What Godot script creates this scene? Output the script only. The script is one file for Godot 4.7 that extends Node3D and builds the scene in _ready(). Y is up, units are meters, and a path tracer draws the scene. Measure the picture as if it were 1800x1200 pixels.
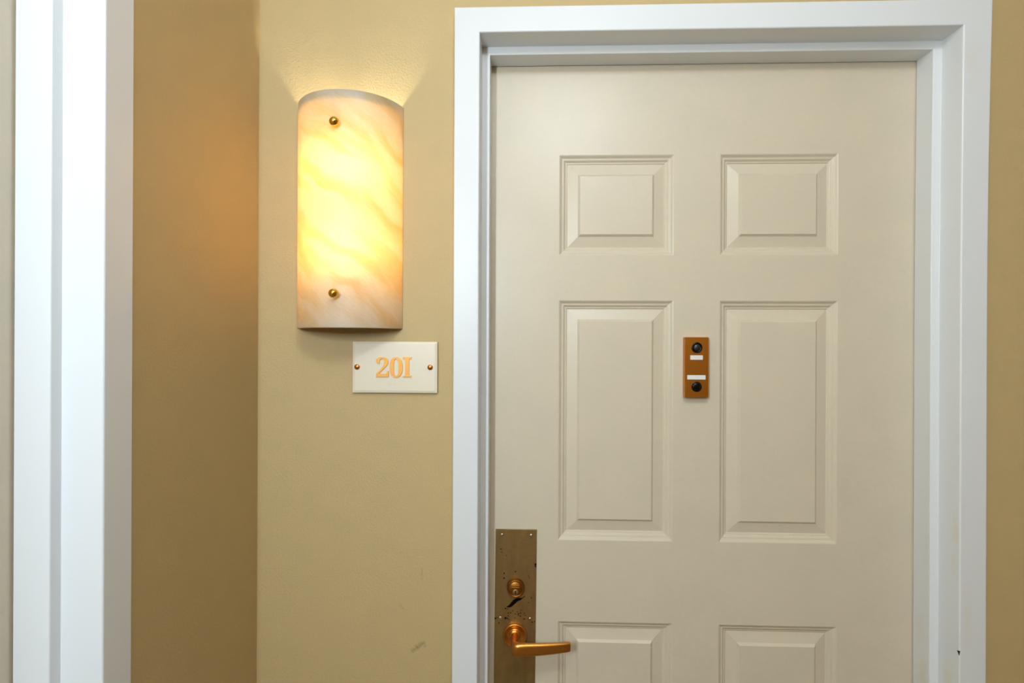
extends Node3D
# The end of a hotel corridor: a six-panel door in a white steel frame, an alabaster wall sconce and a room-number plaque.
# x runs along the end wall (0 = left reveal of the door frame), y is up from the floor, z comes towards the viewer (0 = face of the frame).

const WALL_Z := -0.018       # end wall surface
const LEFT_X := -0.4253      # side wall surface
const RIGHT_X := 2.8  # unseen wall; distance chosen to dim its bounce on the right
const BACK_Z := 5.2
const CEIL_Y := 2.46
const FRAME_W := 0.872       # between the reveals
const FRAME_T := 2.0345
const FACE := 0.0473
const REVEAL := 0.0510
const STOP := 0.0156
const STOP_D := 0.0432
const DOOR_Z := -0.0972

var M := {}
var used := {}

func _ready():
	# ---- camera ----
	var cam := Camera3D.new()
	cam.name = "camera"
	cam.position = Vector3(0.09475, 1.46, 0.99382)
	cam.rotation = Vector3(0.0004, 0.03271, 0.0041)
	cam.fov = rad_to_deg(2.0 * atan(600.0 / 943.12))
	cam.near = 0.02
	cam.far = 50.0
	add_child(cam)
	cam.current = true
	# ---- environment ----
	var we := WorldEnvironment.new()
	we.name = "world_environment"
	var env := Environment.new()
	env.background_mode = Environment.BG_COLOR
	env.background_color = Color(0, 0, 0)
	env.tonemap_mode = Environment.TONE_MAPPER_LINEAR
	env.tonemap_exposure = 1.0
	env.sdfgi_enabled = true
	env.ssao_enabled = true
	env.ssil_enabled = true
	we.environment = env
	add_child(we)
	make_materials()
	# ---- corridor shell ----
	build_shell()
	# ---- unseen lamps, placed to light the door and the walls ----
	unseen_wall_lamp(Vector3(LEFT_X, 1.60, 1.57), 0.42, Color(0.86, 0.945, 1.0))
	unseen_ceiling_lamp(Vector3(0.25, CEIL_Y, 1.15), 0.72, Color(0.90, 0.955, 1.0), "unseen round ceiling lamp near the door, placed to light the end wall from above")
	unseen_ceiling_lamp(Vector3(0.60, CEIL_Y, 3.4), 0.6, Color(1.0, 0.82, 0.62), "unseen round ceiling lamp further back, placed to warm the light on the right")
	# ---- doors and frames ----
	var f1 := frame("trim_1", "white painted steel frame around the beige six-panel door", 1.0)
	add_child(f1)
	var f2 := frame("trim_2", "white painted steel frame on the side wall at the left edge", 0.0)
	f2.position = Vector3(LEFT_X + 0.0131, 0, 0.371 + FRAME_W)
	f2.rotation.y = PI / 2
	add_child(f2)
	var d1 := door("door_1", "beige six-panel door with brass lever and bronze chime", true)
	add_child(d1)
	var d2 := door("door_2", "pale door set deep in the frame at the left edge", false)
	d2.position = f2.position
	d2.rotation.y = PI / 2
	add_child(d2)
	# ---- things on the wall ----
	sconce()
	plaque()

# ------------------------------------------------------------------ helpers
func tag(o: Node, label: String, category := "", kind := ""):
	if label != "": o.set_meta("label", label)
	if category != "": o.set_meta("category", category)
	if kind != "": o.set_meta("kind", kind)

func start() -> SurfaceTool:
	var st := SurfaceTool.new()
	st.begin(Mesh.PRIMITIVE_TRIANGLES)
	return st

func put(st: SurfaceTool, called: String, mat: Material, parent: Node) -> MeshInstance3D:
	st.generate_normals()
	var mi := MeshInstance3D.new()
	mi.name = called
	mi.mesh = st.commit()
	mi.material_override = mat
	mi.cast_shadow = GeometryInstance3D.SHADOW_CASTING_SETTING_ON
	parent.add_child(mi, true)
	return mi

# one triangle turned so that it faces along n
func tri(st: SurfaceTool, p: Array, n: Vector3, uv: Array = [], group := -1):
	var order := [0, 1, 2]
	if (p[2] - p[0]).cross(p[1] - p[0]).dot(n) < 0.0: order = [0, 2, 1]
	st.set_smooth_group(group)
	for k in order:
		if uv.size() > 0:
			st.set_uv(uv[k])
			st.set_uv2(uv[k])
		st.add_vertex(p[k])

func quad(st: SurfaceTool, a: Vector3, b: Vector3, c: Vector3, d: Vector3, n: Vector3, uv: Array = [], group := -1):
	if uv.size() > 0:
		tri(st, [a, b, c], n, [uv[0], uv[1], uv[2]], group)
		tri(st, [a, c, d], n, [uv[0], uv[2], uv[3]], group)
	else:
		tri(st, [a, b, c], n, [], group)
		tri(st, [a, c, d], n, [], group)

func box(st: SurfaceTool, lo: Vector3, hi: Vector3, bevel := 0.0):
	if bevel <= 0.0:
		for ax in 3:
			for s in [0, 1]:
				var v := [Vector3(), Vector3(), Vector3(), Vector3()]
				var b := (ax + 1) % 3
				var c := (ax + 2) % 3
				var bc := [[0, 0], [1, 0], [1, 1], [0, 1]]
				for k in 4:
					v[k][ax] = hi[ax] if s == 1 else lo[ax]
					v[k][b] = hi[b] if bc[k][0] == 1 else lo[b]
					v[k][c] = hi[c] if bc[k][1] == 1 else lo[c]
				var n := Vector3()
				n[ax] = 1.0 if s == 1 else -1.0
				quad(st, v[0], v[1], v[2], v[3], n)
		return
	# chamfered: faces, 12 edge strips, 8 corners
	var mid := (lo + hi) * 0.5
	var h := (hi - lo) * 0.5
	var P := func(sx, sy, sz, ax) -> Vector3:
		var e := Vector3(h.x - bevel, h.y - bevel, h.z - bevel)
		e[ax] = h[ax]
		return mid + Vector3(sx * e.x, sy * e.y, sz * e.z)
	for ax in 3:
		for s in [-1, 1]:
			var v2 := []
			for bc in [[-1, -1], [1, -1], [1, 1], [-1, 1]]:
				var sg := [0, 0, 0]
				sg[ax] = s
				sg[(ax + 1) % 3] = bc[0]
				sg[(ax + 2) % 3] = bc[1]
				v2.append(P.call(sg[0], sg[1], sg[2], ax))
			var n2 := Vector3()
			n2[ax] = s
			quad(st, v2[0], v2[1], v2[2], v2[3], n2)
	for ax in 3:
		var b2 := (ax + 1) % 3
		var c2 := (ax + 2) % 3
		for sb in [-1, 1]:
			for sc in [-1, 1]:
				var s0 := [0, 0, 0]
				s0[ax] = -1; s0[b2] = sb; s0[c2] = sc
				var s1 := s0.duplicate()
				s1[ax] = 1
				var n3 := Vector3()
				n3[b2] = sb; n3[c2] = sc
				quad(st, P.call(s0[0], s0[1], s0[2], b2), P.call(s1[0], s1[1], s1[2], b2), P.call(s1[0], s1[1], s1[2], c2), P.call(s0[0], s0[1], s0[2], c2), n3)
	for sx in [-1, 1]:
		for sy in [-1, 1]:
			for sz in [-1, 1]:
				tri(st, [P.call(sx, sy, sz, 0), P.call(sx, sy, sz, 1), P.call(sx, sy, sz, 2)], Vector3(sx, sy, sz))

# profile of (radius, height) turned about the axis `up` through c
func lathe(st: SurfaceTool, c: Vector3, up: Vector3, prof: Array, segs := 40):
	var a := up.cross(Vector3(0.31, 0.87, 0.4)).normalized()
	var b := up.cross(a).normalized()
	for k in prof.size() - 1:
		var p: Vector2 = prof[k]
		var q: Vector2 = prof[k + 1]
		for i in segs:
			var t0 := TAU * i / segs
			var t1 := TAU * ((i + 1) % segs) / segs
			var d0 := a * cos(t0) + b * sin(t0)
			var d1 := a * cos(t1) + b * sin(t1)
			var w: Vector2 = q - p
			var n: Vector3 = (d0 + d1).normalized() * w.y - up * w.x
			if n.length() < 1e-9: continue
			var v0 := c + d0 * p.x + up * p.y
			var v1 := c + d1 * p.x + up * p.y
			var v2 := c + d1 * q.x + up * q.y
			var v3 := c + d0 * q.x + up * q.y
			if p.x < 1e-6: tri(st, [v0, v2, v3], n, [], 1)
			elif q.x < 1e-6: tri(st, [v0, v1, v2], n, [], 1)
			else: quad(st, v0, v1, v2, v3, n, [], 1)

# arc of a lathe profile
func arc(cx: float, cy: float, r: float, a0: float, a1: float, n := 6) -> Array:
	var o := []
	for i in n + 1:
		var t := deg_to_rad(lerpf(a0, a1, float(i) / n))
		o.append(Vector2(cx + r * cos(t), cy + r * sin(t)))
	return o

# ------------------------------------------------------------------ textures and materials
func noise(seed_: int, freq: float, octaves := 3) -> FastNoiseLite:
	var n := FastNoiseLite.new()
	n.seed = seed_
	n.frequency = freq
	n.noise_type = FastNoiseLite.TYPE_SIMPLEX_SMOOTH
	n.fractal_octaves = octaves
	return n

func tile_noise(n: FastNoiseLite, x: int, y: int, w: int) -> float:
	# four samples blended so that the picture tiles
	var fx := float(x) / w
	var fy := float(y) / w
	return lerpf(lerpf(n.get_noise_2d(x, y), n.get_noise_2d(x - w, y), fx), lerpf(n.get_noise_2d(x, y - w), n.get_noise_2d(x - w, y - w), fx), fy)

func bump_texture(seed_: int, freq: float, w: int, strength: float, octaves := 3) -> ImageTexture:
	var n := noise(seed_, freq, octaves)
	var im := Image.create(w, w, false, Image.FORMAT_RGBA8)
	for y in w:
		for x in w:
			var v := clampf(tile_noise(n, x, y, w) * 0.6 + 0.5, 0, 1)
			im.set_pixel(x, y, Color(v, v, v))
	im.bump_map_to_normal_map(strength)
	return ImageTexture.create_from_image(im)

func tint_texture(seed_: int, freq: float, w: int, spread: float) -> ImageTexture:
	# near-white mottle multiplied into a paint colour
	var n := noise(seed_, freq, 4)
	var n2 := noise(seed_ + 7, freq * 9.0, 2)
	var im := Image.create(w, w, false, Image.FORMAT_RGBA8)
	for y in w:
		for x in w:
			var v := tile_noise(n, x, y, w) + 0.5 * tile_noise(n2, x, y, w)
			var k := 1.0 - spread + spread * clampf(v, -1, 1)
			im.set_pixel(x, y, Color(k, k * (1.0 - 0.006 * v), k * (1.0 - 0.012 * v)))
	return ImageTexture.create_from_image(im)

func paint(c: Color, rough: float, nrm: ImageTexture, nscale: float, tint: ImageTexture, per_metre: float) -> StandardMaterial3D:
	var m := StandardMaterial3D.new()
	m.albedo_color = c
	m.roughness = rough
	m.uv1_triplanar = true
	m.uv1_world_triplanar = true
	m.uv1_scale = Vector3.ONE * per_metre
	if tint: m.albedo_texture = tint
	if nrm:
		m.normal_enabled = true
		m.normal_texture = nrm
		m.normal_scale = nscale
	return m

func metal(c: Color, rough: float, amount := 1.0) -> StandardMaterial3D:
	var m := StandardMaterial3D.new()
	m.albedo_color = c
	m.metallic = amount
	m.roughness = rough
	return m

func plain(c: Color, rough: float) -> StandardMaterial3D:
	return metal(c, rough, 0.0)

func make_materials():
	var stipple := bump_texture(3, 0.075, 512, 5.0, 3)
	var brush := bump_texture(11, 0.05, 512, 2.0, 4)
	var mottle := tint_texture(21, 0.012, 256, 0.02)
	M.wall = paint(Color(0.770, 0.670, 0.476), 0.62, stipple, 0.20, mottle, 5.0)
	M.wall_end = M.wall.duplicate()
	M.wall_end.detail_enabled = true
	M.wall_end.detail_blend_mode = BaseMaterial3D.BLEND_MODE_MIX
	M.wall_end.detail_uv_layer = BaseMaterial3D.DETAIL_UV_2
	M.wall_end.detail_albedo = scuff_texture()
	M.frame = paint(Color(0.880, 0.885, 0.890), 0.38, brush, 0.06, null, 2.5)
	M.frame_worn = M.frame.duplicate()
	M.frame_worn.detail_enabled = true
	M.frame_worn.detail_blend_mode = BaseMaterial3D.BLEND_MODE_MIX
	M.frame_worn.detail_uv_layer = BaseMaterial3D.DETAIL_UV_2
	M.frame_worn.detail_albedo = yellowing_texture()
	M.door = paint(Color(0.850, 0.800, 0.710), 0.36, brush, 0.08, mottle, 2.5)
	M.ceiling = plain(Color(0.92, 0.91, 0.88), 0.9)
	M.floor = paint(Color(0.52, 0.44, 0.34), 0.95, stipple, 0.6, null, 6.0)
	M.plate = metal(Color(0.66, 0.54, 0.34), 0.50, 0.8)
	M.plate.albedo_texture = plate_texture()
	M.bronze = metal(Color(0.84, 0.59, 0.29), 0.33)
	M.bronze_dark = metal(Color(0.62, 0.42, 0.18), 0.40)
	M.brass = metal(Color(0.92, 0.74, 0.36), 0.12)
	M.steel = metal(Color(0.82, 0.78, 0.70), 0.28)
	M.copper = metal(Color(0.80, 0.48, 0.24), 0.35)
	M.chime = metal(Color(0.80, 0.53, 0.20), 0.38)
	M.tray = plain(Color(0.42, 0.24, 0.08), 0.5)
	M.black = plain(Color(0.015, 0.015, 0.018), 0.10)
	M.hole = plain(Color(0.03, 0.022, 0.015), 0.6)
	M.paper = plain(Color(0.90, 0.90, 0.87), 0.5)
	M.letter = metal(Color(0.93, 0.66, 0.30), 0.40, 0.25)
	M.acrylic = plain(Color(0.905, 0.860, 0.770), 0.30)
	M.acrylic.clearcoat_enabled = true
	M.acrylic.clearcoat = 0.6
	M.acrylic.clearcoat_roughness = 0.12
	M.enamel = plain(Color(0.90, 0.88, 0.82), 0.5)
	M.shade = plain(Color(0.80, 0.79, 0.77), 0.50)
	M.shade.albedo_texture = alabaster_texture()
	M.shade.backlight_enabled = true
	M.shade.backlight = Color(0.83, 0.755, 0.60)
	M.bulb = plain(Color(1, 0.95, 0.85), 0.4)
	M.bulb.emission_enabled = true
	M.bulb.emission = Color(1.0, 0.80, 0.50)
	M.bulb.emission_energy_multiplier = 2.0
	M.diffuser = plain(Color(0.95, 0.95, 0.95), 0.5)
	M.diffuser.emission_enabled = true
	M.diffuser.emission = Color(0.95, 0.98, 1.0)
	M.diffuser.emission_energy_multiplier = 2.5
	M.hole_lens = StandardMaterial3D.new()
	M.hole_lens.albedo_color = Color(0.02, 0.025, 0.04)
	M.hole_lens.roughness = 0.03
	M.hole_lens.clearcoat_enabled = true

func alabaster_texture() -> ImageTexture:
	# honey alabaster: cloudy bands sloping down to the right, with fine fibres
	var w := 384
	var h := 600
	var n1 := noise(5, 0.0065, 2)
	var n2 := noise(9, 0.016, 3)
	var n3 := noise(14, 0.16, 3)
	var im := Image.create(w, h, false, Image.FORMAT_RGBA8)
	var pale := Color(1.0, 0.98, 0.92)
	var honey := Color(0.985, 0.93, 0.775)
	var rust := Color(0.975, 0.885, 0.70)
	for y in h:
		for x in w:
			# along and across the slope of the bands
			var al := x * 0.80 + y * 0.60
			var ac := -x * 0.60 + y * 0.80
			var warp := 26.0 * n1.get_noise_2d(x, y)
			var b := n2.get_noise_2d(al * 0.16 + 300.0, (ac + warp) * 0.9)
			var c := n1.get_noise_2d(al * 0.35 - 90.0, ac * 1.8 + warp)
			var g := n3.get_noise_2d(al * 0.22, ac * 1.2)
			var col := pale.lerp(honey, smoothstep(-0.25, 0.55, b + 0.7 * c))
			col = col.lerp(rust, 0.7 * smoothstep(0.15, 0.75, b - 0.3 * c))
			var k := 1.0 + 0.035 * g
			im.set_pixel(x, y, Color(clampf(col.r * k, 0, 1), clampf(col.g * k, 0, 1), clampf(col.b * k, 0, 1)))
	return ImageTexture.create_from_image(im)

func plate_texture() -> ImageTexture:
	# worn brass: the finish is uneven, black where it has come off round the lock
	var w := 168
	var h := 760
	var im := Image.create(w, h, false, Image.FORMAT_RGBA8)
	var n1 := noise(31, 0.012, 3)
	var n2 := noise(33, 0.07, 3)
	for y in h:
		for x in w:
			var v := 0.5 * n1.get_noise_2d(x * 2.0, y * 0.6) + 0.25 * n2.get_noise_2d(x * 0.4, y * 2.0)
			var k := 0.90 + 0.14 * v
			im.set_pixel(x, y, Color(k, k * 0.99, k * 0.97))
	var rng := RandomNumberGenerator.new()
	rng.seed = 77
	var dark := Color(0.10, 0.05, 0.03)
	var blot := func(u: float, v: float, r: float, strength: float):
		# u, v in millimetres from the top left corner of the plate
		var cx := u * 2.0
		var cy := v * 2.0
		for yy in range(int(cy - r * 2.5), int(cy + r * 2.5) + 1):
			for xx in range(int(cx - r * 2.5), int(cx + r * 2.5) + 1):
				if xx < 0 or yy < 0 or xx >= w or yy >= h: continue
				var d := Vector2(xx - cx, yy - cy).length() / (r * 2.0) + 0.5 * n2.get_noise_2d(xx * 4.0, yy * 4.0)
				var a := clampf((1.0 - d) * 4.0, 0, 1) * strength
				im.set_pixel(xx, yy, im.get_pixel(xx, yy).lerp(dark, a))
	# the long smear under the cylinder
	for k in 26:
		var t := k / 25.0
		blot.call(lerpf(25.0, 60.0, t), lerpf(157.0, 134.0, t) + 2.0 * sin(t * 9.0), 1.0 + 3.2 * sin(PI * clampf(t * 1.15, 0, 1)), 1.0)
	blot.call(22.0, 160.5, 1.6, 1.0)
	blot.call(26.0, 161.5, 1.2, 0.9)
	# chips
	for c in [[11.0, 40.0, 1.4], [12.5, 46.0, 1.0], [22.0, 53.0, 0.7], [18.0, 89.0, 1.5], [18.0, 99.0, 1.6], [41.0, 85.0, 1.3], [82.0, 70.0, 2.6], [82.5, 74.0, 2.2], [69.0, 148.0, 0.9], [74.0, 138.0, 1.2], [1.5, 181.0, 1.8], [22.0, 180.0, 2.3], [26.0, 180.5, 1.5], [5.0, 179.0, 1.1], [9.0, 190.0, 1.2], [76.0, 187.0, 1.3], [81.0, 186.0, 1.0]]:
		blot.call(c[0], c[1], c[2], 0.95)
	for k in 26:
		blot.call(rng.randf_range(24, 62), rng.randf_range(163, 186), rng.randf_range(0.5, 1.5), 0.7)
	for k in 5:
		blot.call(67.0 + k * 0.8, 92.0 + k * 2.0, 1.5, 0.16)
	return ImageTexture.create_from_image(im)

func scuff_texture() -> ImageTexture:
	# faint marks on the paint left of the door; covers LEFT_X .. -FACE by 0 .. CEIL_Y
	var w := 256
	var h := 1640
	var im := Image.create(w, h, false, Image.FORMAT_RGBA8)
	im.fill(Color(0.5, 0.4, 0.28, 0.0))
	var n := noise(41, 0.12, 3)
	var mark := func(px: float, py: float, qx: float, qy: float, r: float, a: float, col: Color):
		for y in range(int(minf(py, qy) - r * 2), int(maxf(py, qy) + r * 2) + 1):
			for x in range(int(minf(px, qx) - r * 2), int(maxf(px, qx) + r * 2) + 1):
				if x < 0 or y < 0 or x >= w or y >= h: continue
				var d := Geometry2D.get_closest_point_to_segment(Vector2(x, y), Vector2(px, py), Vector2(qx, qy)).distance_to(Vector2(x, y)) / r
				var k := clampf(1.0 - d, 0, 1) * a * (0.6 + 0.8 * n.get_noise_2d(x * 2.0, y * 2.0))
				if k > im.get_pixel(x, y).a: im.set_pixel(x, y, Color(col.r, col.g, col.b, clampf(k, 0, 1)))
	var U := func(x: float) -> float: return (x - LEFT_X) / (-FACE - LEFT_X) * w
	var V := func(y: float) -> float: return (CEIL_Y - y) / CEIL_Y * h
	var grey := Color(0.40, 0.33, 0.26)
	mark.call(U.call(-0.125), V.call(0.874), U.call(-0.106), V.call(0.889), 4.0, 0.75, grey)
	mark.call(U.call(-0.118), V.call(0.884), U.call(-0.102), V.call(0.884), 3.0, 0.5, grey)
	mark.call(U.call(-0.150), V.call(0.960), U.call(-0.142), V.call(0.952), 2.0, 0.35, grey)
	mark.call(U.call(-0.108), V.call(1.03), U.call(-0.109), V.call(1.01), 1.6, 0.35, grey)
	return ImageTexture.create_from_image(im)

func yellowing_texture() -> ImageTexture:
	# u runs round the frame profile (0 .. 0.25 m), v down from the head: old yellow touch-ups and hairline scratches
	var w := 128
	var h := 1024
	var im := Image.create(w, h, false, Image.FORMAT_RGBA8)
	var n := noise(51, 0.02, 4)
	var col := Color(0.87, 0.79, 0.60)
	for y in h:
		for x in w:
			im.set_pixel(x, y, Color(col.r, col.g, col.b, 0.0))
	var cloud := func(u: float, yy: float, ru: float, ry: float, a: float):
		var cx := u / 0.25 * w
		var cy := (FRAME_T + 0.05 - yy) / 2.1 * h
		var rx := ru / 0.25 * w
		var rv := ry / 2.1 * h
		for y in range(int(cy - rv * 1.4), int(cy + rv * 1.4) + 1):
			for x in range(int(cx - rx * 1.4), int(cx + rx * 1.4) + 1):
				if x < 0 or y < 0 or x >= w or y >= h: continue
				var d := Vector2((x - cx) / rx, (y - cy) / rv).length() + 0.55 * n.get_noise_2d(x * 3.0, y * 3.0)
				var k := clampf((1.0 - d) * 1.3, 0, 1) * a
				if k > im.get_pixel(x, y).a: im.set_pixel(x, y, Color(col.r, col.g, col.b, k))
	cloud.call(0.078, 1.97, 0.018, 0.06, 0.12)
	cloud.call(0.106, 1.12, 0.008, 0.03, 0.31)
	cloud.call(0.108, 1.06, 0.009, 0.04, 0.17)
	cloud.call(0.082, 0.97, 0.012, 0.06, 0.21)
	cloud.call(0.186, 0.905, 0.016, 0.04, 0.24)
	cloud.call(0.180, 0.81, 0.016, 0.06, 0.37)
	cloud.call(0.122, 0.83, 0.016, 0.06, 0.28)
	return ImageTexture.create_from_image(im)

# ------------------------------------------------------------------ the corridor
func build_shell():
	var st := start()
	var oy := FRAME_T + FACE * 0.5
	# the end wall round the opening; the piece left of the door carries UV2 for its marks
	var z0 := -0.16
	var fr := FACE * 0.5
	st.set_uv2(Vector2(-1, -1))
	box(st, Vector3(FRAME_W + fr, 0, z0), Vector3(RIGHT_X + 0.12, CEIL_Y, WALL_Z))
	box(st, Vector3(-fr, oy, z0), Vector3(FRAME_W + fr, CEIL_Y, WALL_Z))
	var wf := put(st, "wall_front", M.wall, self)
	tag(wf, "tan painted end wall around and above the door frame", "wall", "structure")
	st = start()
	var a := Vector3(LEFT_X - 0.12, 0, WALL_Z)
	var b := Vector3(-fr, 0, WALL_Z)
	var up := Vector3(0, CEIL_Y, 0)
	var ua := (a.x - LEFT_X) / (-FACE - LEFT_X)
	var ub := (b.x - LEFT_X) / (-FACE - LEFT_X)
	var side := Vector3(LEFT_X, 0, WALL_Z)
	quad(st, side, b, b + up, side + up, Vector3(0, 0, 1), [Vector2(0, 1), Vector2(ub, 1), Vector2(ub, 0), Vector2(0, 0)])
	st.set_uv(Vector2.ZERO)
	st.set_uv2(Vector2.ZERO)
	box(st, Vector3(LEFT_X - 0.12, 0, z0), Vector3(-fr, CEIL_Y, WALL_Z - 0.0005))
	var wl := put(st, "wall_front_left", M.wall_end, self)
	tag(wl, "tan painted end wall behind the sconce and the number plaque", "wall", "structure")
	# side wall with its own door opening
	st = start()
	var x0 := LEFT_X - 0.16
	var za := 0.371 - fr
	var zb := 0.371 + FRAME_W + fr
	box(st, Vector3(x0, 0, WALL_Z), Vector3(LEFT_X, CEIL_Y, za))
	box(st, Vector3(x0, 0, zb), Vector3(LEFT_X, CEIL_Y, BACK_Z))
	box(st, Vector3(x0, oy, za), Vector3(LEFT_X, CEIL_Y, zb))
	var ws := put(st, "wall_left", M.wall, self)
	tag(ws, "tan painted side wall between the left frame and the corner", "wall", "structure")
	st = start()
	box(st, Vector3(RIGHT_X, 0, WALL_Z), Vector3(RIGHT_X + 0.12, CEIL_Y, BACK_Z))
	tag(put(st, "wall_right", M.wall, self), "unseen tan painted wall on the right, set back to limit its bounce light", "wall", "structure")
	st = start()
	box(st, Vector3(x0, 0, BACK_Z), Vector3(RIGHT_X + 0.12, CEIL_Y, BACK_Z + 0.12))
	tag(put(st, "wall_back", M.wall, self), "tan painted wall at the far end behind the viewer", "wall", "structure")
	st = start()
	box(st, Vector3(x0 - 0.1, -0.1, -0.3), Vector3(RIGHT_X + 0.12, 0, BACK_Z + 0.12))
	tag(put(st, "floor", M.floor, self), "brown carpeted corridor floor below the picture", "floor", "structure")
	st = start()
	box(st, Vector3(x0 - 0.1, CEIL_Y, -0.3), Vector3(RIGHT_X + 0.12, CEIL_Y + 0.1, BACK_Z + 0.12))
	tag(put(st, "ceiling", M.ceiling, self), "white corridor ceiling above the picture", "ceiling", "structure")

func unseen_ceiling_lamp(at: Vector3, energy: float, col: Color, label: String):  # lamp out of view, placed to light the end wall and door
	var o := Node3D.new()
	o.name = "unseen_ceiling_lamp"
	o.position = at
	add_child(o, true)
	tag(o, label, "lamp")
	o.set_meta("group", "unseen ceiling lamps of the corridor")
	var st := start()
	lathe(st, Vector3.ZERO, Vector3.DOWN, [Vector2(0, 0), Vector2(0.165, 0), Vector2(0.165, 0.022), Vector2(0.150, 0.024)], 40)
	put(st, "base", M.enamel, o)
	st = start()
	var prof := [Vector2(0.150, 0.020)]
	for i in 9:
		var t := i / 8.0 * PI / 2
		prof.append(Vector2(0.150 * cos(t), 0.022 + 0.07 * sin(t)))
	lathe(st, Vector3.ZERO, Vector3.DOWN, prof, 40)
	put(st, "diffuser", M.diffuser, o)
	var l := OmniLight3D.new()
	l.name = "unseen_lamp_light"
	l.position = Vector3(0, -0.06, 0)
	l.light_color = col
	l.light_energy = energy
	l.light_size = 0.14
	l.omni_range = 12.0
	l.omni_attenuation = 2.0
	l.shadow_enabled = true
	o.add_child(l)

func unseen_wall_lamp(at: Vector3, energy: float, col: Color):
	# unseen half-round lamp behind the viewer, placed to light the end wall from the left
	var o := Node3D.new()
	o.name = "unseen_wall_lamp"
	o.position = at
	o.rotation.y = PI / 2
	add_child(o, true)
	tag(o, "unseen white half-round lamp behind the viewer, placed to light the end wall from the left", "wall lamp")
	var st := start()
	box(st, Vector3(-0.07, 0.0, 0), Vector3(0.07, 0.40, 0.010), 0.002)
	put(st, "back_plate", M.enamel, o)
	st = start()
	var n := 20
	for i in n:
		var t0 := lerpf(-PI / 2, PI / 2, float(i) / n)
		var t1 := lerpf(-PI / 2, PI / 2, float(i + 1) / n)
		var A := Vector3(0.10 * sin(t0), 0, 0.011 + 0.10 * cos(t0))
		var B := Vector3(0.10 * sin(t1), 0, 0.011 + 0.10 * cos(t1))
		var up := Vector3(0, 0.40, 0)
		quad(st, A, B, B + up, A + up, Vector3(A.x + B.x, 0, cos(t0)), [], 1)
		var c := Vector3(0, 0, 0.011)
		tri(st, [A, B, c], Vector3.DOWN)
		tri(st, [A + up, B + up, c + up], Vector3.UP)
	put(st, "diffuser", M.diffuser, o)
	for k in 3:
		var l := OmniLight3D.new()
		l.name = "unseen_lamp_light"
		l.position = Vector3(0, 0.08 + 0.12 * k, 0.075)
		l.light_color = col
		l.light_energy = energy
		l.light_size = 0.05
		l.omni_range = 12.0
		l.omni_attenuation = 2.0
		l.shadow_enabled = true
		o.add_child(l, true)

# ------------------------------------------------------------------ steel door frame
func frame_profile() -> Array:
	# (u into the opening, z); open polyline from the wall return round to the rabbet behind the stop
	var p := [Vector2(-FACE, -0.05)]
	p += arc(-FACE + 0.002, -0.002, 0.002, 180, 90, 3)
	p += arc(-0.0025, -0.0025, 0.0025, 90, 0, 4)
	p += [Vector2(0, -REVEAL + 0.0005)]
	p += [Vector2(0.0005, -REVEAL)]
	p += arc(STOP - 0.0018, -REVEAL - 0.0018, 0.0018, 90, 0, 3)
	p += [Vector2(STOP, -REVEAL - STOP_D), Vector2(0, -REVEAL - STOP_D), Vector2(0, -0.155), Vector2(-FACE, -0.155), Vector2(-FACE, -0.05)]
	return p

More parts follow.
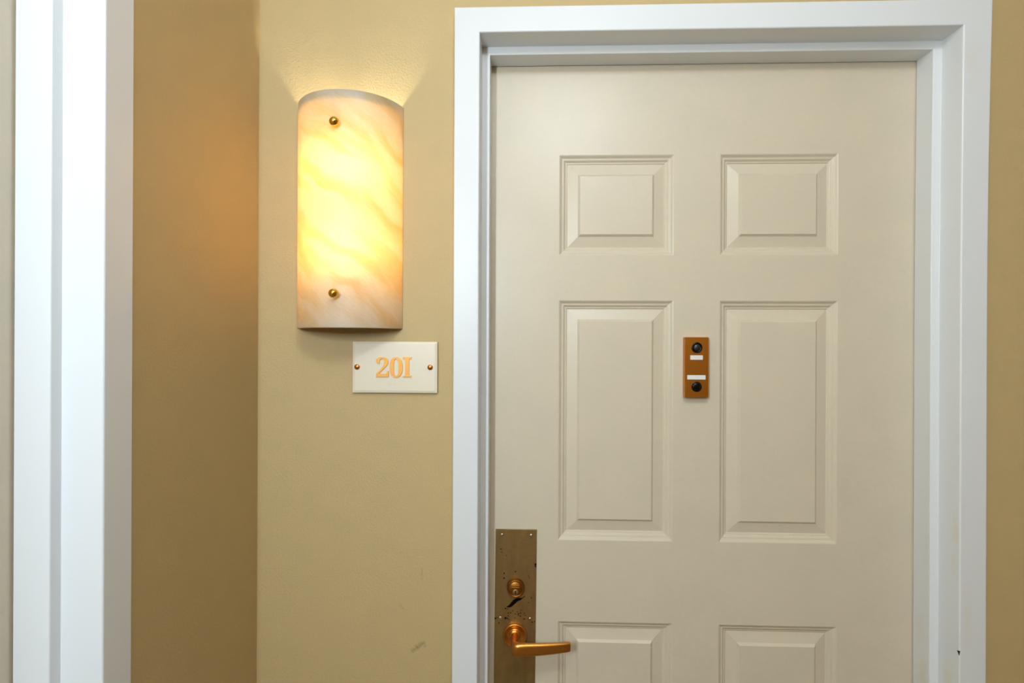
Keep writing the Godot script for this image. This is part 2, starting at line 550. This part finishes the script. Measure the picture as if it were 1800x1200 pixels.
func frame(called: String, label: String, lean: float) -> Node3D:
	var o := Node3D.new()
	o.name = called
	tag(o, label, "door frame", "structure")
	var pr := frame_profile()
	var run := [0.0]
	for k in pr.size() - 1: run.append(run[k] + pr[k].distance_to(pr[k + 1]))
	# the right jamb stands a few millimetres out of true towards its head
	var dx := func(y: float, u: float) -> float:
		var t := clampf((y - 1.45) / 0.6, 0, 1)
		return lean * (0.0035 * t * t + (0.004 * t * t * t if u < -FACE * 0.9 else 0.0))
	var steps := 14
	for side in [0, 1]:
		var st := start()
		for k in pr.size() - 1:
			var p: Vector2 = pr[k]
			var q: Vector2 = pr[k + 1]
			var w: Vector2 = q - p
			var n := Vector3(-w.y, 0, w.x)  # profile runs outside -> opening, solid on its right
			if side == 1: n.x = -n.x
			for i in steps:
				var v := []
				var uv := []
				for c in [[p, i, k], [q, i, k + 1], [q, i + 1, k + 1], [p, i + 1, k]]:
					var pt: Vector2 = c[0]
					var y: float = (FRAME_T - pt.x) * c[1] / steps
					var x: float = pt.x if side == 0 else FRAME_W - pt.x + dx.call(y, pt.x)
					v.append(Vector3(x, y, pt.y))
					uv.append(Vector2(run[c[2]] / 0.25, (FRAME_T + 0.05 - y) / 2.1))
				quad(st, v[0], v[1], v[2], v[3], n, uv)
		var j := put(st, "jamb", M.frame_worn if side == 1 and lean > 0.0 else M.frame, o)
		if side == 1 and lean > 0.0: tag(j, "right jamb with yellowed patches and a small chip")
	var st2 := start()
	for k in pr.size() - 1:
		var p: Vector2 = pr[k]
		var q: Vector2 = pr[k + 1]
		var w: Vector2 = q - p
		var n := Vector3(0, w.y, w.x)
		var yp := FRAME_T - p.x
		var yq := FRAME_T - q.x
		quad(st2, Vector3(p.x, yp, p.y), Vector3(q.x, yq, q.y), Vector3(FRAME_W - q.x + dx.call(yq, q.x), yq, q.y), Vector3(FRAME_W - p.x + dx.call(yp, p.x), yp, p.y), n)
	put(st2, "head", M.frame, o)
	if lean > 0.0:
		# the chip in the paint on the edge of the right jamb
		var st3 := start()
		var c := Vector3(FRAME_W - 0.0006, 0.902, -0.0006)
		var tri_pts := [c + Vector3(-0.0022, 0.0038, -0.0018), c + Vector3(0.0016, 0.0040, 0.0012), c + Vector3(0.0004, -0.0052, 0.0003)]
		tri(st3, tri_pts, Vector3(-0.4, 0, 1))
		var back := c + Vector3(0.002, 0, -0.004)
		for k in 3: tri(st3, [tri_pts[k], tri_pts[(k + 1) % 3], back], (tri_pts[k] + tri_pts[(k + 1) % 3]) * 0.5 - c)
		var chip := put(st3, "paint_chip", M.hole, o)
		tag(chip, "small dark chip in the white paint")
	return o

# ------------------------------------------------------------------ six-panel door
const PX := [0.1537, 0.3841, 0.4762, 0.7093]
const PY := [1.8387, 1.6356, 1.5444, 1.0587, 0.8941, 0.2500]

func door(called: String, label: String, fittings: bool) -> Node3D:
	var o := Node3D.new()
	o.name = called
	tag(o, label, "door", "structure")
	var z := DOOR_Z
	var xs := [0.003, PX[0], PX[1], PX[2], PX[3], FRAME_W - 0.003]
	var ys := [FRAME_T - 0.003, PY[0], PY[1], PY[2], PY[3], PY[4], PY[5], 0.008]
	var st := start()
	for i in 5:
		for j in 7:
			if (i == 1 or i == 3) and (j % 2 == 1): continue
			quad(st, Vector3(xs[i], ys[j], z), Vector3(xs[i + 1], ys[j], z), Vector3(xs[i + 1], ys[j + 1], z), Vector3(xs[i], ys[j + 1], z), Vector3(0, 0, 1))
	# edges and core of the leaf
	var a := Vector3(xs[0], ys[7], z - 0.044)
	var b := Vector3(xs[5], ys[0], z)
	quad(st, Vector3(a.x, a.y, a.z), Vector3(a.x, a.y, b.z), Vector3(a.x, b.y, b.z), Vector3(a.x, b.y, a.z), Vector3(-1, 0, 0))
	quad(st, Vector3(b.x, a.y, a.z), Vector3(b.x, a.y, b.z), Vector3(b.x, b.y, b.z), Vector3(b.x, b.y, a.z), Vector3(1, 0, 0))
	quad(st, Vector3(a.x, b.y, a.z), Vector3(b.x, b.y, a.z), Vector3(b.x, b.y, b.z), Vector3(a.x, b.y, b.z), Vector3(0, 1, 0))
	quad(st, Vector3(a.x, a.y, a.z), Vector3(b.x, a.y, a.z), Vector3(b.x, a.y, b.z), Vector3(a.x, a.y, b.z), Vector3(0, -1, 0))
	box(st, a + Vector3(0.001, 0.001, 0), Vector3(b.x - 0.001, b.y - 0.001, z - 0.0125))
	put(st, "door_leaf", M.door, o)
	for j in [0, 2, 4]:
		for i in [0, 2]:
			put(panel(PX[i], PX[i + 1], PY[j + 1], PY[j], z), "panel", M.door, o)
	if fittings:
		lock(o, z)
		chime(o, z)
	return o

func panel(xa: float, xb: float, ya: float, yb: float, z: float) -> SurfaceTool:
	# (distance in from the edge of the panel, depth): two hollow mouldings, a long bevel, a short step, the field
	var pr := [Vector2(0, 0)]
	for i in range(1, 5):
		var t := i / 4.0
		pr.append(Vector2(0.0072 * t, -0.0050 * (1.0 - cos(t * PI)) / 2.0))
	pr.append(Vector2(0.0085, -0.0050))
	for i in range(1, 5):
		var t := i / 4.0
		pr.append(Vector2(0.0085 + 0.0055 * t, -0.0050 - 0.0040 * (1.0 - cos(t * PI)) / 2.0))
	pr.append(Vector2(0.0152, -0.0090))
	pr.append(Vector2(0.0170, -0.0108))
	pr.append(Vector2(0.0180, -0.0108))
	pr.append(Vector2(0.0383, -0.0060))
	pr.append(Vector2(0.0426, -0.0015))
	pr.append(Vector2(0.0432, -0.0014))
	var st := start()
	for k in pr.size() - 1:
		var p: Vector2 = pr[k]
		var q: Vector2 = pr[k + 1]
		var P := [Vector3(xa + p.x, ya + p.x, z + p.y), Vector3(xb - p.x, ya + p.x, z + p.y), Vector3(xb - p.x, yb - p.x, z + p.y), Vector3(xa + p.x, yb - p.x, z + p.y)]
		var Q := [Vector3(xa + q.x, ya + q.x, z + q.y), Vector3(xb - q.x, ya + q.x, z + q.y), Vector3(xb - q.x, yb - q.x, z + q.y), Vector3(xa + q.x, yb - q.x, z + q.y)]
		for i in 4:
			quad(st, P[i], P[(i + 1) % 4], Q[(i + 1) % 4], Q[i], Vector3(0, 0, 1))
	var e: Vector2 = pr[-1]
	quad(st, Vector3(xa + e.x, ya + e.x, z + e.y), Vector3(xb - e.x, ya + e.x, z + e.y), Vector3(xb - e.x, yb - e.x, z + e.y), Vector3(xa + e.x, yb - e.x, z + e.y), Vector3(0, 0, 1))
	return st

func screw(parent: Node, at: Vector3, r: float, mat: Material):
	var st := start()
	var prof := [Vector2(r * 1.02, 0), Vector2(r, 0.0004)]
	for i in range(1, 6):
		var t := i / 5.0 * PI / 2
		prof.append(Vector2(r * cos(t), 0.0004 + r * 0.5 * sin(t)))
	lathe(st, at, Vector3(0, 0, 1), prof, 18)
	put(st, "screw", mat, parent)

func lock(o: Node3D, z: float):
	# brass plate, 84 by 380 mm, hanging a hair out of plumb like the rest of the left edge
	var xa := 0.0275
	var xb := 0.1112
	var yt := 1.0792
	var yb := 0.700
	var th := 0.0022
	var st := start()
	var e := 0.0008
	var sk := -0.0026 / 0.31   # drift to the left going down
	var X := func(x: float, y: float) -> float: return x - sk * (y - yt)
	var c := [[xa + e, yt - e], [xb - e, yt - e], [xb - e, yb + e], [xa + e, yb + e]]
	var g := [[xa, yt], [xb, yt], [xb, yb], [xa, yb]]
	var cv := []
	var gv := []
	var uv := []
	for k in 4:
		cv.append(Vector3(X.call(c[k][0], c[k][1]), c[k][1], z + th))
		gv.append(Vector3(X.call(g[k][0], g[k][1]), g[k][1], z + th - e))
		uv.append(Vector2((c[k][0] - xa) / 0.084, (yt - c[k][1]) / 0.380))
	quad(st, cv[0], cv[1], cv[2], cv[3], Vector3(0, 0, 1), uv)
	var mid: Vector3 = (gv[0] + gv[2]) * 0.5
	for k in 4:
		var k2 := (k + 1) % 4
		var n: Vector3 = (gv[k] + gv[k2]) * 0.5 - mid
		n = Vector3(n.x if absf(n.x) * 4.5 > absf(n.y) else 0.0, n.y if absf(n.x) * 4.5 <= absf(n.y) else 0.0, 0).normalized()
		quad(st, cv[k], cv[k2], gv[k2], gv[k], n + Vector3(0, 0, 1), [uv[k], uv[k2], uv[k2], uv[k]])
		quad(st, gv[k], gv[k2], gv[k2] - Vector3(0, 0, th), gv[k] - Vector3(0, 0, th), n, [uv[k], uv[k2], uv[k2], uv[k]])
	var pl := put(st, "lock_plate", M.plate, o)
	tag(pl, "tall brass lock plate with black worn spots")
	for s in [[0.0405, 1.068], [0.0996, 1.068], [0.0377, 0.8992], [0.0980, 0.8988], [0.0365, 0.712], [0.0960, 0.712]]:
		screw(pl, Vector3(s[0], s[1], z + th), 0.0030, M.steel)
	# the key cylinder
	var zp := z + th
	var cc := Vector3(0.0684, 0.9628, zp)
	st = start()
	lathe(st, cc, Vector3(0, 0, 1), [Vector2(0.0185, 0), Vector2(0.0180, 0.004), Vector2(0.0168, 0.0085)] + arc(0.0160, 0.0088, 0.0010, 0, 90, 3) + [Vector2(0.0145, 0.0098), Vector2(0.0138, 0.0085)], 48)
	var cy := put(st, "lock_cylinder", M.bronze_dark, o)
	tag(cy, "round bronze key cylinder")
	st = start()
	lathe(st, cc, Vector3(0, 0, 1), [Vector2(0.0140, 0.0080), Vector2(0.0140, 0.0092), Vector2(0.0134, 0.0097), Vector2(0, 0.0097)], 40)
	put(st, "cylinder_face", M.bronze_dark, cy)
	for k in 2:
		st = start()
		var yy := 0.0075 - k * 0.0042
		box(st, cc + Vector3(-0.0078, yy - 0.0005, 0.0095), cc + Vector3(0.0078, yy + 0.0005, 0.0104), 0.0003)
		put(st, "raised_bar", M.bronze, cy)
	st = start()
	lathe(st, cc + Vector3(0, -0.0065, 0.0090), Vector3(0, 0, 1), [Vector2(0.0062, 0), Vector2(0.0062, 0.0014), Vector2(0.0056, 0.0018), Vector2(0, 0.0018)], 28)
	put(st, "plug", M.plate, cy)
	st = start()
	box(st, cc + Vector3(-0.0011, -0.0100, 0.0100), cc + Vector3(0.0011, -0.0030, 0.0112), 0.0002)
	put(st, "keyhole", M.hole, cy)
	# the lever
	lever(o, zp)

func lever(o: Node3D, zp: float):
	var c := Vector3(0.0675, 0.8665, zp)
	var st := start()
	# neck and grip swept as one piece: (position along the path, half height, half depth, roundness)
	var path := []
	var out := 0.050
	var bend := 0.011
	for i in 6: path.append([Vector3(0, 0, 0.004 + (out - bend - 0.004) * i / 5.0), Vector3(0, 0, 1)])
	for i in range(1, 9):
		var t := i / 8.0 * PI / 2
		path.append([Vector3(bend * (1 - cos(t)), 0, out - bend + bend * sin(t)), Vector3(sin(t), 0, cos(t))])
	for i in range(1, 15):
		var t := i / 14.0
		path.append([Vector3(lerpf(bend, 0.1085, t), 0, out - 0.009 * t * t), Vector3(0.0975, 0, -0.018 * t).normalized()])
	var n := path.size()
	var rings := []
	var seg := 28
	for i in n:
		var cpos: Vector3 = path[i][0]
		var dir: Vector3 = path[i][1]
		var sidev := Vector3(0, 1, 0).cross(dir).normalized()  # across the path, horizontal
		var grip := smoothstep(3.0, 10.0, float(i))
		var tipt := clampf((i - 12) / 15.0, 0, 1)
		var elbow := maxf(0.0, 1.0 - absf(i - 9.5) / 6.0)
		var hh := lerpf(0.0074, lerpf(0.0134, 0.0092, tipt), grip)
		var hd := lerpf(0.0074, lerpf(0.0062, 0.0046, tipt), grip) + 0.0030 * elbow
		var drop := lerpf(0.0, lerpf(-0.0028, 0.0006, tipt), grip)
		var ex := lerpf(1.0, lerpf(0.74, 0.60, tipt), grip)
		if i == n - 1:
			hh *= 0.93
			hd *= 0.75
		var ring := []
		for k in seg:
			var t := TAU * k / seg
			var cs := cos(t)
			var sn := sin(t)
			ring.append(c + cpos + sidev * (hd * signf(cs) * pow(absf(cs), ex)) + Vector3(0, drop + hh * signf(sn) * pow(absf(sn), ex), 0))
		rings.append([ring, c + cpos + Vector3(0, drop, 0), dir])
	for i in n - 1:
		for k in seg:
			var k2 := (k + 1) % seg
			var A: Vector3 = rings[i][0][k]
			var B: Vector3 = rings[i][0][k2]
			var C: Vector3 = rings[i + 1][0][k2]
			var D: Vector3 = rings[i + 1][0][k]
			quad(st, A, B, C, D, (A + B + C + D) * 0.25 - (rings[i][1] + rings[i + 1][1]) * 0.5, [], 1)
	var last: Array = rings[n - 1]
	var tip: Vector3 = last[1] + last[2] * 0.0012
	for k in seg: tri(st, [last[0][k], last[0][(k + 1) % seg], tip], last[2], [], 2)
	var lv := put(st, "lever_handle", M.bronze, o)
	tag(lv, "satin bronze lever handle pointing right")
	st = start()
	var prof := [Vector2(0.0240, 0), Vector2(0.0240, 0.0030)] + arc(0.0222, 0.0060, 0.0020, 0, 110, 4) + [Vector2(0.0195, 0.0066), Vector2(0.0165, 0.0042), Vector2(0.0135, 0.0030), Vector2(0.0110, 0.0030), Vector2(0.0108, 0.0060), Vector2(0.0098, 0.0070), Vector2(0, 0.0070)]
	lathe(st, c, Vector3(0, 0, 1), prof, 48)
	put(st, "rose", M.bronze, lv)

func chime(o: Node3D, z: float):
	var st := start()
	box(st, Vector3(0.4033, 1.3508, z), Vector3(0.4500, 1.4705, z + 0.016), 0.0012)
	var b := put(st, "door_chime", M.chime, o)
	tag(b, "bronze chime box with viewer lens and push button")
	var zf := z + 0.016
	st = start()
	var c := Vector3(0.4261, 1.4499, zf)
	lathe(st, c, Vector3(0, 0, 1), [Vector2(0.0105, 0), Vector2(0.0105, 0.0022), Vector2(0.0095, 0.0032), Vector2(0.0078, 0.0030), Vector2(0.0070, 0.0018), Vector2(0, 0.0018)], 36)
	var vb := put(st, "viewer_bezel", M.black, b)
	tag(vb, "black rim of the peephole viewer")
	st = start()
	lathe(st, c + Vector3(0, 0, 0.0016), Vector3(0, 0, 1), [Vector2(0.0070, 0)] + lens_arc(0.0070, 0.0030), 30)
	put(st, "viewer_lens", M.hole_lens, b)
	st = start()
	c = Vector3(0.4258, 1.3723, zf)
	lathe(st, c, Vector3(0, 0, 1), [Vector2(0.0100, 0), Vector2(0.0100, 0.0020), Vector2(0.0092, 0.0028), Vector2(0.0085, 0.0024)] + lens_arc(0.0084, 0.0022, 0.0026), 36)
	put(st, "push_button", M.black, b)
	for r in [[0.4133, 0.4379, 1.4257, 1.4345], [0.4075, 0.4435, 1.3865, 1.3953]]:
		st = start()
		box(st, Vector3(r[0], r[2], zf - 0.0005), Vector3(r[1], r[3], zf + 0.0008), 0.0003)
		put(st, "name_strip", M.paper, b)

func lens_arc(r: float, h: float, base := 0.0) -> Array:
	var o := []
	for i in 8:
		var t := i / 7.0 * PI / 2
		o.append(Vector2(r * cos(t), base + h * sin(t)))
	o[7].x = 0.0
	return o

# ------------------------------------------------------------------ alabaster sconce
func sconce():
	var o := Node3D.new()
	o.name = "wall_sconce"
	o.position = Vector3(-0.2468, 1.4833, WALL_Z)
	add_child(o, true)
	tag(o, "lit half-round honey alabaster wall sconce with two brass knobs", "wall lamp")
	var R := 0.1035
	var th := 0.0045
	var zc := -0.0411 - WALL_Z
	var H := 0.4197
	var a := deg_to_rad(76.2)
	var n := 48
	var st := start()
	var P := func(r: float, t: float, y: float) -> Vector3: return Vector3(r * sin(t), y, zc + r * cos(t))
	for i in n:
		var t0 := lerpf(-a, a, float(i) / n)
		var t1 := lerpf(-a, a, float(i + 1) / n)
		var u0 := float(i) / n
		var u1 := float(i + 1) / n
		var m := Vector3(sin((t0 + t1) / 2), 0, cos((t0 + t1) / 2))
		var e := 0.0008
		quad(st, P.call(R, t0, e), P.call(R, t1, e), P.call(R, t1, H - e), P.call(R, t0, H - e), m, [Vector2(u0, 1), Vector2(u1, 1), Vector2(u1, 0), Vector2(u0, 0)], 1)
		quad(st, P.call(R - th, t0, 0), P.call(R - th, t1, 0), P.call(R - th, t1, H), P.call(R - th, t0, H), -m, [Vector2(u0, 1), Vector2(u1, 1), Vector2(u1, 0), Vector2(u0, 0)], 2)
		for s in [0, 1]:
			var y: float = H if s == 1 else 0.0
			var ye: float = H - e if s == 1 else e
			var v := 0.0 if s == 1 else 1.0
			var dn := Vector3(0, 1 if s == 1 else -1, 0)
			quad(st, P.call(R - e, t0, y), P.call(R - e, t1, y), P.call(R - th, t1, y), P.call(R - th, t0, y), dn, [Vector2(u0, v), Vector2(u1, v), Vector2(u1, v), Vector2(u0, v)], 3)
			quad(st, P.call(R, t0, ye), P.call(R, t1, ye), P.call(R - e, t1, y), P.call(R - e, t0, y), dn + m, [Vector2(u0, v), Vector2(u1, v), Vector2(u1, v), Vector2(u0, v)], 4)
	for s in [-1, 1]:
		var t: float = a * s
		var u := 0.0 if s < 0 else 1.0
		quad(st, P.call(R, t, 0), P.call(R - th, t, 0), P.call(R - th, t, H), P.call(R, t, H), Vector3(cos(t) * s, 0, -absf(sin(t))), [Vector2(u, 1), Vector2(u, 1), Vector2(u, 0), Vector2(u, 0)], 5)
	var sh := put(st, "shade", M.shade, o)
	tag(sh, "translucent veined alabaster shade")
	# brass knobs on the front
	for y in [0.0597, 0.3585]:
		st = start()
		var c := Vector3(0, y, zc + R)
		lathe(st, c, Vector3(0, 0, 1), [Vector2(0.0062, -0.001), Vector2(0.0062, 0.0012)] + ball(0.0088, 0.0080), 32)
		put(st, "brass_knob", M.brass, o)
		st = start()
		lathe(st, Vector3(0, y, 0.004), Vector3(0, 0, 1), [Vector2(0, 0), Vector2(0.0024, 0), Vector2(0.0024, zc + R - th - 0.004), Vector2(0, zc + R - th - 0.004)], 12)
		put(st, "rod", M.brass, o)
	# back plate with its folded rim
	st = start()
	box(st, Vector3(-0.062, 0.030, 0), Vector3(0.062, H - 0.030, 0.005), 0.001)
	put(st, "back_plate", M.enamel, o)
	# unseen trays, placed to block bulb light going down and most going up
	var tray := []
	for i in 25:
		var t := lerpf(-a, a, i / 24.0)
		tray.append(Vector3((R - th - 0.0005) * sin(t), 0, maxf(zc + (R - th - 0.0005) * cos(t), 0.0)))
	for end in 2:
		st = start()
		var y0 := 0.003 if end == 0 else H - 0.016
		var back := 0.0 if end == 0 else 0.016
		for i in 24:
			for y in [y0, y0 + 0.002]:
				var p: Vector3 = tray[i] + Vector3(0, y, 0)
				var q: Vector3 = tray[i + 1] + Vector3(0, y, 0)
				if p.z < back and q.z < back: continue
				p.z = maxf(p.z, back)
				q.z = maxf(q.z, back)
				tri(st, [p, q, Vector3(0, y, back)], Vector3(0, 1 if y > y0 else -1, 0))
		put(st, "unseen_bottom_tray" if end == 0 else "unseen_top_tray", M.tray if end == 0 else M.enamel, o)
	for y in [0.135, 0.275]:
		st = start()
		lathe(st, Vector3(0, y - 0.045, 0.024), Vector3.UP, [Vector2(0, 0), Vector2(0.014, 0), Vector2(0.014, 0.030), Vector2(0, 0.030)], 20)
		put(st, "lamp_holder", M.enamel, o)
		st = start()
		var prof := [Vector2(0, -0.016), Vector2(0.011, -0.015), Vector2(0.012, -0.008)]
		for i in 9:
			var t := -0.9 + i / 8.0 * (PI / 2 + 0.9)
			prof.append(Vector2(0.017 * cos(t), 0.014 + 0.022 * sin(t)))
		lathe(st, Vector3(0, y, 0.024), Vector3.UP, prof, 24)
		put(st, "bulb", M.bulb, o)
		var l := OmniLight3D.new()
		l.name = "bulb_light"
		l.position = Vector3(0, y + 0.012, 0.024)
		l.light_color = Color(1.0, 0.975, 0.91)
		l.light_energy = 0.15
		l.light_size = 0.018
		l.omni_range = 8.0
		l.omni_attenuation = 2.0
		l.shadow_enabled = true
		o.add_child(l, true)

func ball(r: float, c: float) -> Array:
	var o := []
	for i in 13:
		var t := -0.75 + i / 12.0 * (PI / 2 + 0.75)
		o.append(Vector2(maxf(r * cos(t), 0.0), c + r * sin(t)))
	o[12].x = 0.0
	return o

# ------------------------------------------------------------------ number plaque
func plaque():
	var o := Node3D.new()
	o.name = "number_plaque"
	o.position = Vector3(-0.2395, 1.3627, WALL_Z)
	add_child(o, true)
	tag(o, "frosted acrylic room number plaque reading 201 below the sconce", "sign")
	var w := 0.1607
	var h := 0.0963
	var zb := 0.0025
	var zf := 0.0080
	var st := start()
	# plate with a shallow polished bevel
	var e := 0.0045
	var dz := 0.0014
	var A := [Vector3(0, 0, zf - dz), Vector3(w, 0, zf - dz), Vector3(w, h, zf - dz), Vector3(0, h, zf - dz)]
	var B := [Vector3(e, e, zf), Vector3(w - e, e, zf), Vector3(w - e, h - e, zf), Vector3(e, h - e, zf)]
	var nn := [Vector3(0, -1, 0), Vector3(1, 0, 0), Vector3(0, 1, 0), Vector3(-1, 0, 0)]
	quad(st, B[0], B[1], B[2], B[3], Vector3(0, 0, 1))
	for k in 4:
		var k2 := (k + 1) % 4
		quad(st, A[k], A[k2], B[k2], B[k], Vector3(0, 0, 1))
		var d0 := Vector3(A[k].x, A[k].y, zb)
		var d1 := Vector3(A[k2].x, A[k2].y, zb)
		quad(st, A[k], A[k2], d1, d0, nn[k])
	quad(st, Vector3(0, 0, zb), Vector3(w, 0, zb), Vector3(w, h, zb), Vector3(0, h, zb), Vector3(0, 0, -1))
	put(st, "plate", M.acrylic, o)
	for x in [0.0090, 0.1477]:
		st = start()
		lathe(st, Vector3(x, 0.0486, 0), Vector3(0, 0, 1), [Vector2(0.0030, 0), Vector2(0.0030, zf - 0.0005), Vector2(0.0048, zf), Vector2(0.0048, zf + 0.0026), Vector2(0.0042, zf + 0.0032), Vector2(0, zf + 0.0032)], 28)
		put(st, "copper_stud", M.copper, o)
	# raised numerals: character, left, right, bottom, top
	var font := SystemFont.new()
	font.font_names = PackedStringArray(["Droid Serif"])
	font.font_weight = 700
	for g in [["2", 0.0452, 0.0692, 0.0302, 0.0672], ["0", 0.0712, 0.0956, 0.0294, 0.0674], ["I", 0.0960, 0.1125, 0.0302, 0.0676]]:
		var tm := TextMesh.new()
		tm.text = g[0]
		tm.font = font
		tm.font_size = 64
		tm.pixel_size = 0.001
		tm.depth = 0.0022
		tm.curve_step = 1.0
		var box_ := tm.get_aabb()
		var mi := MeshInstance3D.new()
		mi.name = "numeral"
		mi.mesh = tm
		mi.material_override = M.letter
		var sx: float = (g[2] - g[1]) / box_.size.x
		var sy: float = (g[4] - g[3]) / box_.size.y
		mi.scale = Vector3(sx, sy, 1)
		mi.position = Vector3(g[1] - box_.position.x * sx, g[3] - box_.position.y * sy, zf + 0.0010)
		o.add_child(mi, true)
	# braille under the numerals: number sign, 2, 0, 1
	st = start()
	var cells := [[3, 4, 5, 6], [1, 2], [2, 4, 5], [1]]
	for k in 4:
		for d in cells[k]:
			var col := 0 if d <= 3 else 1
			var row: int = (d - 1) % 3
			var prof := []
			for i in 5:
				var t := i / 4.0 * PI / 2
				prof.append(Vector2(0.0008 * cos(t) if i < 4 else 0.0, 0.0006 * sin(t)))
			lathe(st, Vector3(0.0655 + k * 0.0068 + col * 0.0024, 0.0172 - row * 0.0024, zf), Vector3(0, 0, 1), prof, 10)
	put(st, "braille_dots", M.acrylic, o)
